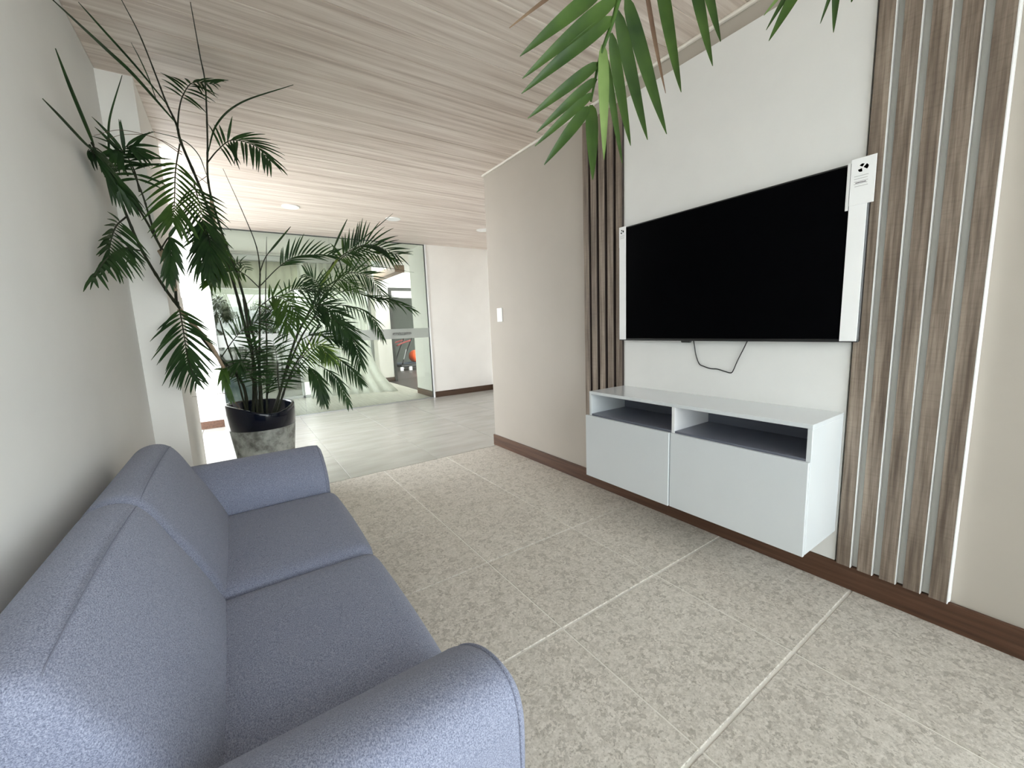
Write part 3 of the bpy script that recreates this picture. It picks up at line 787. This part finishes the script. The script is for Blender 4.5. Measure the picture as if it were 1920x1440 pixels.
# young spears
sp1 = [((326, 226, 3.06), (253, 143, 2.9), (198, 91, 2.75), (97, -2, 2.5), .0075), ((315, 198, 3.02), (258, 128, 2.9), (190, 52, 2.75), (147, 4, 2.65), .0045),
       ((176, 272, 2.75), (164, 242, 2.72), (133, 167, 2.62), (104, 91, 2.5), .006), ((180, 285, 2.76), (159, 268, 2.7), (115, 221, 2.55), (80, 185, 2.45), .0045),
       ((206, 300, 2.85), (204, 273, 2.85), (206, 221, 2.85), (229, 141, 2.85), .004), ((389, 290, 3.4), (406, 234, 3.35), (451, 193, 3.25), (550, 159, 3.1), .005),
       ((294, 190, 3.0), (280, 150, 2.97), (262, 110, 2.9), (246, 80, 2.88), .002), ((388, 330, 3.45), (372, 290, 3.4), (341, 262, 3.35), (283, 246, 3.3), .0025)]
for a, b, c, d, r in sp1: stem([a, b, c, d], r * .8, .0011, LEAF, 'spear_leaf', False)
# thin arching dry leaves at the wall
for pts in (((341, 285, 3.1), (300, 262, 2.95), (230, 244, 2.8), (176, 254, 2.72)), ((341, 290, 3.1), (290, 258, 2.95), (235, 252, 2.85), (200, 262, 2.8)), ((390, 345, 3.4), (362, 325, 3.35), (340, 330, 3.3)), ((388, 330, 3.4), (360, 350, 3.3), (340, 372, 3.25))):
    stem(list(pts), .0022, .0008, LEAFB, 'dry_leaf', False)
for q in (((336, 580, 3.2), (390, 640, 3.15), (420, 690, 3.12)), ((300, 470, 3.02), (318, 505, 3.1), (330, 545, 3.15)), ((404, 430, 3.45), (398, 400, 3.45), (396, 372, 3.45))): stem(list(q), .013, .009, SHEATH, 'leaf_sheath', False)
# fronds on the wall side
frond([(333, 240, 3.06), (336, 205, 3.02), (344, 177, 2.98), (362, 155, 2.95), (400, 158, 2.9)], 9, .16, .016, LEAF, -.1, 95, 40, t0=.45)
frond([(389, 305, 3.4), (409, 281, 3.32), (435, 263, 3.25), (477, 273, 3.15), (505, 300, 3.1)], 13, .20, .018, LEAF, .55, 75, 35, t0=.30)
frond([(337, 270, 3.12), (329, 320, 3.05), (327, 380, 3.0), (324, 412, 2.98)], 12, .22, .019, LEAF2, .35, 62, 30, t0=.25)
frond([(362, 336, 3.3), (373, 380, 3.2), (384, 424, 3.12)], 10, .21, .018, LEAF, .3, 60, 30, t0=.2)
frond([(384, 415, 3.3), (392, 450, 3.2), (398, 495, 3.14)], 14, .23, .022, LEAF, .7, 70, 20, t0=.0)
frond([(386, 420, 3.35), (402, 460, 3.25), (412, 510, 3.2)], 13, .20, .020, LEAF2, .8, 70, 20, t0=.0)
frond([(384, 430, 3.25), (378, 470, 3.18), (384, 510, 3.12)], 10, .19, .020, LEAF, .8, 60, 20, t0=.1)
frond([(172, 268, 2.75), (190, 300, 2.72), (215, 340, 2.74), (240, 372, 2.78)], 12, .17, .019, LEAF, .15, 25, 12, t0=.08)
frond([(168, 272, 2.72), (180, 295, 2.68), (208, 335, 2.70)], 9, .15, .017, LEAF, .2, 30, 12, t0=.1)
frond([(262, 360, 2.95), (252, 320, 2.9), (232, 285, 2.85), (212, 282, 2.8)], 9, .17, .020, LEAF, .8, 60, 30, t0=.2)
frond([(240, 330, 2.9), (228, 300, 2.86), (236, 275, 2.84), (262, 280, 2.82)], 8, .15, .022, LEAF, .5, 60, 25, t0=.2)
frond([(236, 407, 2.92), (218, 424, 2.84), (207, 455, 2.78), (203, 490, 2.74)], 12, .19, .017, LEAF, .45, 80, 25, t0=.2, nrm=(.6, -.9, .5))
frond([(262, 470, 2.98), (235, 465, 2.9), (205, 480, 2.8), (175, 520, 2.7)], 11, .16, .015, LEAF, .6, 55, 20, t0=.15)
frond([(300, 470, 3.0), (318, 445, 2.98), (320, 480, 2.95), (318, 520, 2.92)], 10, .14, .020, LEAF, .6, 40, 15, t0=.3)
frond([(334, 566, 3.2), (342, 610, 3.08), (349, 655, 3.0), (352, 690, 2.96)], 14, .23, .020, LEAF, .35, 60, 25, t0=.12)
frond([(349, 655, 3.0), (358, 690, 2.95), (368, 715, 2.92)], 7, .12, .011, LEAF, .4, 60, 30, t0=.1)
frond([(487, 540, 3.72), (455, 512, 3.55), (425, 510, 3.4), (395, 530, 3.25)], 7, .17, .024, LEAF2, .4, 55, 25, t0=.35)
frond([(450, 520, 3.5), (440, 500, 3.45), (452, 492, 3.42), (462, 505, 3.4)], 7, .07, .010, LEAF, .1, 80, 50, t0=.2)
# upright stems in the middle
stem([root(0, 0), (487, 690, 3.74), (487, 600, 3.74), (487, 538, 3.74), (487, 504, 3.73), (480, 460, 3.7), (456, 400, 3.65), (418, 316, 3.55)], .010, .0012)
stem([(487, 512, 3.73), (495, 488, 3.74), (503, 475, 3.75)], .004, .003); stem([(503, 475, 3.75), (520, 455, 3.76), (545, 425, 3.78)], .006, .001, LEAF, 'spear_leaf', False)
stem([root(.03, .05), (500, 647, 3.85), (498, 556, 3.88), (500, 444, 3.9)], .009, .0015)
stem([root(.06, -.02), (550, 647, 3.72), (581, 582, 3.72), (612, 517, 3.72), (626, 492, 3.72)], .010, .008)
stem([(600, 540, 3.72), (612, 517, 3.72), (634, 484, 3.72)], .015, .010, STEMG, 'green_sheath', False)
stem([root(.05, .04), (540, 690, 3.85), (566, 630, 3.9), (590, 592, 3.95), (606, 560, 3.98), (640, 515, 4.0)], .009, .005)
stem([root(.08, .02), (545, 700, 3.8), (575, 650, 3.84), (600, 605, 3.88)], .009, .006)
stem([(623, 472, 3.72), (637, 440, 3.7), (651, 411, 3.68)], .006, .001, LEAF, 'spear_leaf', False); stem([(655, 468, 3.72), (690, 440, 3.7), (737, 400, 3.66)], .003, .0008, LEAF, 'spear_leaf', False)
stem([(641, 514, 3.95), (678, 499, 3.85), (725, 502, 3.8), (776, 511, 3.7)], .0045, .001)
stem([root(-.09, .03), (430, 742, 3.5), (395, 741, 3.35), (360, 744, 3.2)], .0028, .001, LEAFB, 'dry_leaf', False)
# fronds of the middle
frond([(489, 535, 3.74), (524, 500, 3.72), (560, 480, 3.68), (622, 478, 3.6)], 12, .20, .016, LEAF, -.15, 45, 20, t0=.35)
frond([(634, 484, 3.72), (660, 468, 3.68), (695, 458, 3.62), (745, 478, 3.5)], 18, .24, .017, LEAF, -.05, 62, 30, t0=.15)
frond([(634, 490, 3.72), (650, 478, 3.7), (690, 472, 3.66), (735, 485, 3.6)], 14, .19, .015, LEAF2, .6, 70, 30, t0=.1)
frond([(622, 530, 3.85), (655, 512, 3.8), (690, 518, 3.74), (712, 545, 3.7)], 15, .20, .014, LEAF, .35, 75, 30, t0=.12)
frond([(606, 565, 3.95), (650, 545, 3.85), (690, 556, 3.75), (735, 562, 3.65)], 13, .18, .014, LEAF, .65, 65, 25, t0=.22)
frond([(690, 556, 3.75), (730, 562, 3.65), (772, 580, 3.55)], 7, .17, .013, LEAF, .2, 30, 12, t0=.0)
frond([(596, 588, 3.9), (640, 572, 3.82), (690, 588, 3.72), (716, 630, 3.64)], 13, .15, .014, LEAF, .9, 55, 25, t0=.35)
frond([(600, 600, 3.88), (636, 600, 3.8), (664, 640, 3.7), (676, 680, 3.64)], 17, .21, .018, LEAF, .75, 70, 25, t0=.2)
frond([(600, 600, 3.86), (640, 610, 3.78), (660, 650, 3.7)], 14, .20, .018, LEAF, .9, 70, 25, t0=.15)
frond([(487, 575, 3.7), (515, 556, 3.6), (540, 566, 3.5), (560, 596, 3.42)], 11, .23, .018, LEAF2, .45, 80, 30, t0=.2)
frond([(490, 600, 3.7), (520, 575, 3.6), (535, 590, 3.52), (540, 615, 3.48)], 10, .20, .018, LEAF2, .6, 80, 30, t0=.2)
frond([(500, 580, 3.8), (540, 548, 3.75), (570, 540, 3.7), (605, 545, 3.66)], 12, .17, .015, LEAF, .2, 70, 30, t0=.25)
frond([(560, 620, 3.75), (585, 580, 3.7), (605, 572, 3.64), (640, 590, 3.55)], 17, .20, .017, LEAF, .5, 80, 35, t0=.15)
frond([(575, 600, 3.72), (600, 560, 3.7), (592, 530, 3.66), (575, 515, 3.62)], 14, .16, .013, LEAF, .2, 80, 40, t0=.2)
frond([(590, 575, 3.8), (612, 540, 3.76), (640, 525, 3.7), (668, 540, 3.64)], 15, .17, .012, LEAF2, .35, 75, 35, t0=.2)
frond([(585, 600, 3.7), (610, 585, 3.6), (628, 600, 3.52), (650, 620, 3.46)], 12, .18, .018, LEAF, .7, 70, 30, t0=.1)
frond([(524, 735, 3.65), (521, 707, 3.58), (519, 673, 3.5), (512, 640, 3.42)], 14, .20, .017, LEAF, .5, 78, 40, t0=.12)
frond([(530, 740, 3.68), (548, 700, 3.6), (570, 665, 3.52), (597, 645, 3.46), (615, 668, 3.4)], 16, .17, .013, LEAF2, .6, 75, 35, t0=.3)
frond([(545, 710, 3.7), (575, 672, 3.66), (600, 650, 3.6), (622, 672, 3.52)], 15, .16, .012, LEAFY, .7, 70, 30, t0=.35)
frond([(563, 668, 3.75), (607, 690, 3.6), (632, 712, 3.5), (652, 752, 3.42)], 11, .15, .016, LEAF, .9, 45, 20, t0=.35)
frond([(555, 690, 3.72), (581, 690, 3.6), (598, 715, 3.5), (606, 745, 3.46)], 12, .18, .022, LEAF, .95, 50, 20, t0=.3)
frond([(565, 650, 3.8), (610, 662, 3.7), (650, 684, 3.6), (676, 712, 3.52)], 13, .18, .016, LEAF, .9, 50, 25, t0=.35)
frond([(480, 735, 3.64), (468, 700, 3.56), (452, 676, 3.48), (446, 690, 3.44)], 12, .16, .016, LEAF, .55, 70, 30, t0=.2)
frond([(478, 740, 3.62), (472, 700, 3.54), (474, 665, 3.48), (470, 640, 3.44)], 10, .13, .014, LEAF, .5, 60, 30, t0=.3)
frond([(430, 705, 3.42), (420, 690, 3.36), (424, 715, 3.32), (430, 735, 3.3)], 5, .14, .028, LEAF2, .7, 20, 10, t0=.0)
frond([(415, 670, 3.5), (440, 635, 3.5), (465, 610, 3.5), (500, 600, 3.5)], 8, .15, .014, LEAF, .1, 60, 30, t0=.3)
frond([(500, 745, 3.7), (505, 725, 3.66), (502, 700, 3.64)], 6, .10, .014, LEAF, .1, 40, 20, t0=.2)
frond([(560, 640, 3.72), (590, 625, 3.66), (615, 632, 3.6), (630, 640, 3.56)], 7, .15, .020, LEAF, .05, 35, 15, t0=.2)

# palm in front, arching over from a pot behind the photographer
np_ = empty('arching_palm', (-1.30, -.56, 0)); tag(np_, 'fresh green palm with long leaflets drooping from above before the ceiling', 'potted plant')
def npp(o): return setparent(o, np_)
bm = bmesh.new(); lathe(bm, [(.17, 0), (.175, .02), (.23, .42), (.235, .44), (.21, .44), (.205, .40), (.19, .38)], (-1.30, -.56, 0), 40); npp(meshobj('pot', bm, CONC, None, True))
bm = bmesh.new(); lathe(bm, [(.19, .34), (.205, .37), (.01, .38)], (-1.30, -.56, 0), 30); npp(meshobj('soil', bm, SOIL, None, True))
def fr(u, v, d): return CAM + ray(u, v) * d
def near_frond(rach, leaves):
    P = catmull(rach, 10 * len(rach)); bm = bmesh.new()
    tube(bm, P, lambda t: .011 * (1 - .85 * t) + .0010, 7)
    fo = npp(meshobj('frond', bm, LEAF2, None, True))
    for (u0, v0, d0), (u1, v1, d1), w, mat, bend in leaves:
        b, t = fr(u0, v0, d0), fr(u1, v1, d1)
        bm = bmesh.new(); view = (CAM - b).normalized()
        blade(bm, b, t, w * .95, (view + Vector((.15, 0, .25))).normalized(), bend=bend, seg=14, fold=.38)
        o = meshobj('leaflet', bm, mat, None, True); o.parent = fo
def c6(x, y): return 940 + x / 2.743, y / 2.743
def lf(x0, y0, x1, y1, w, mat=LEAFN, d0=1.0, d1=1.0, bend=.03):
    return ((*c6(x0, y0), d0), (*c6(x1, y1), d1), w, mat, bend)
rach1 = [Vector((-1.31, -.54, .38)), Vector((-1.34, -.50, 1.2)), Vector((-1.30, -.30, 2.05)), Vector((-1.22, .15, 2.50)), fr(1225, -170, .97), fr(1180, -40, .99), fr(1160, 0, 1.0), fr(1150, 36, 1.0), fr(1133, 84, 1.0), fr(1122, 120, 1.0), fr(1108, 190, 1.0)]
near_frond(rach1, [
    lf(520, -60, 95, 290, .034, d1=.93), lf(590, -10, 108, 405, .034, d1=.94), lf(575, 90, 103, 482, .033, d1=.95), lf(500, 325, 135, 610, .026, d1=.96),
    lf(490, 405, 180, 682, .022, d1=.97), lf(470, 480, 172, 752, .020, d1=.96), lf(450, 550, 220, 848, .027, d1=.97),
    lf(640, -20, 850, 690, .034, d1=1.03, bend=-.04), lf(597, 55, 752, 720, .032, d1=1.03, bend=-.05), lf(565, 170, 665, 750, .027, d1=1.02, bend=-.05), lf(535, 280, 622, 840, .017, d1=1.03, bend=-.03),
    lf(522, 230, 528, 822, .026, LEAFP, d1=.98, bend=.01), lf(462, 540, 470, 925, .030, d1=.98, bend=.0), lf(350, -90, 40, 145, .008, LEAFB, d1=.95)])
rach2 = [Vector((-1.29, -.56, .38)), Vector((-1.22, -.50, 1.25)), Vector((-1.0, -.28, 2.1)), fr(1470, -260, 1.0), fr(1360, -180, 1.05), fr(1270, -110, 1.1), fr(1215, -60, 1.12)]
near_frond(rach2, [
    lf(800, -220, 925, 475, .034, d0=1.1, d1=1.12, bend=-.05), lf(960, -260, 1087, 340, .030, d0=1.08, d1=1.1, bend=-.04), lf(1010, -270, 1128, 215, .026, d0=1.07, d1=1.1, bend=-.04),
    lf(730, -150, 845, 480, .011, LEAFB, d0=1.1, d1=1.12, bend=-.05)])
rach3 = [Vector((-1.27, -.57, .38)), Vector((-1.10, -.50, 1.3)), Vector((-.75, -.30, 2.05)), fr(1640, -200, 1.2), fr(1570, -120, 1.25), fr(1520, -60, 1.28)]
near_frond(rach3, [
    lf(1590, -170, 1375, 212, .036, LEAFN, 1.28, 1.3), lf(1560, -180, 1362, 155, .018, LEAFN, 1.28, 1.3), lf(1540, -150, 1350, 80, .014, LEAFP, 1.28, 1.3),
    lf(1770, -240, 1640, 122, .014, LEAFN, 1.24, 1.3), lf(1740, -260, 1708, 168, .024, LEAFN, 1.24, 1.3, -.03), lf(1850, -150, 1800, 12, .02, LEAFN, 1.24, 1.3)])
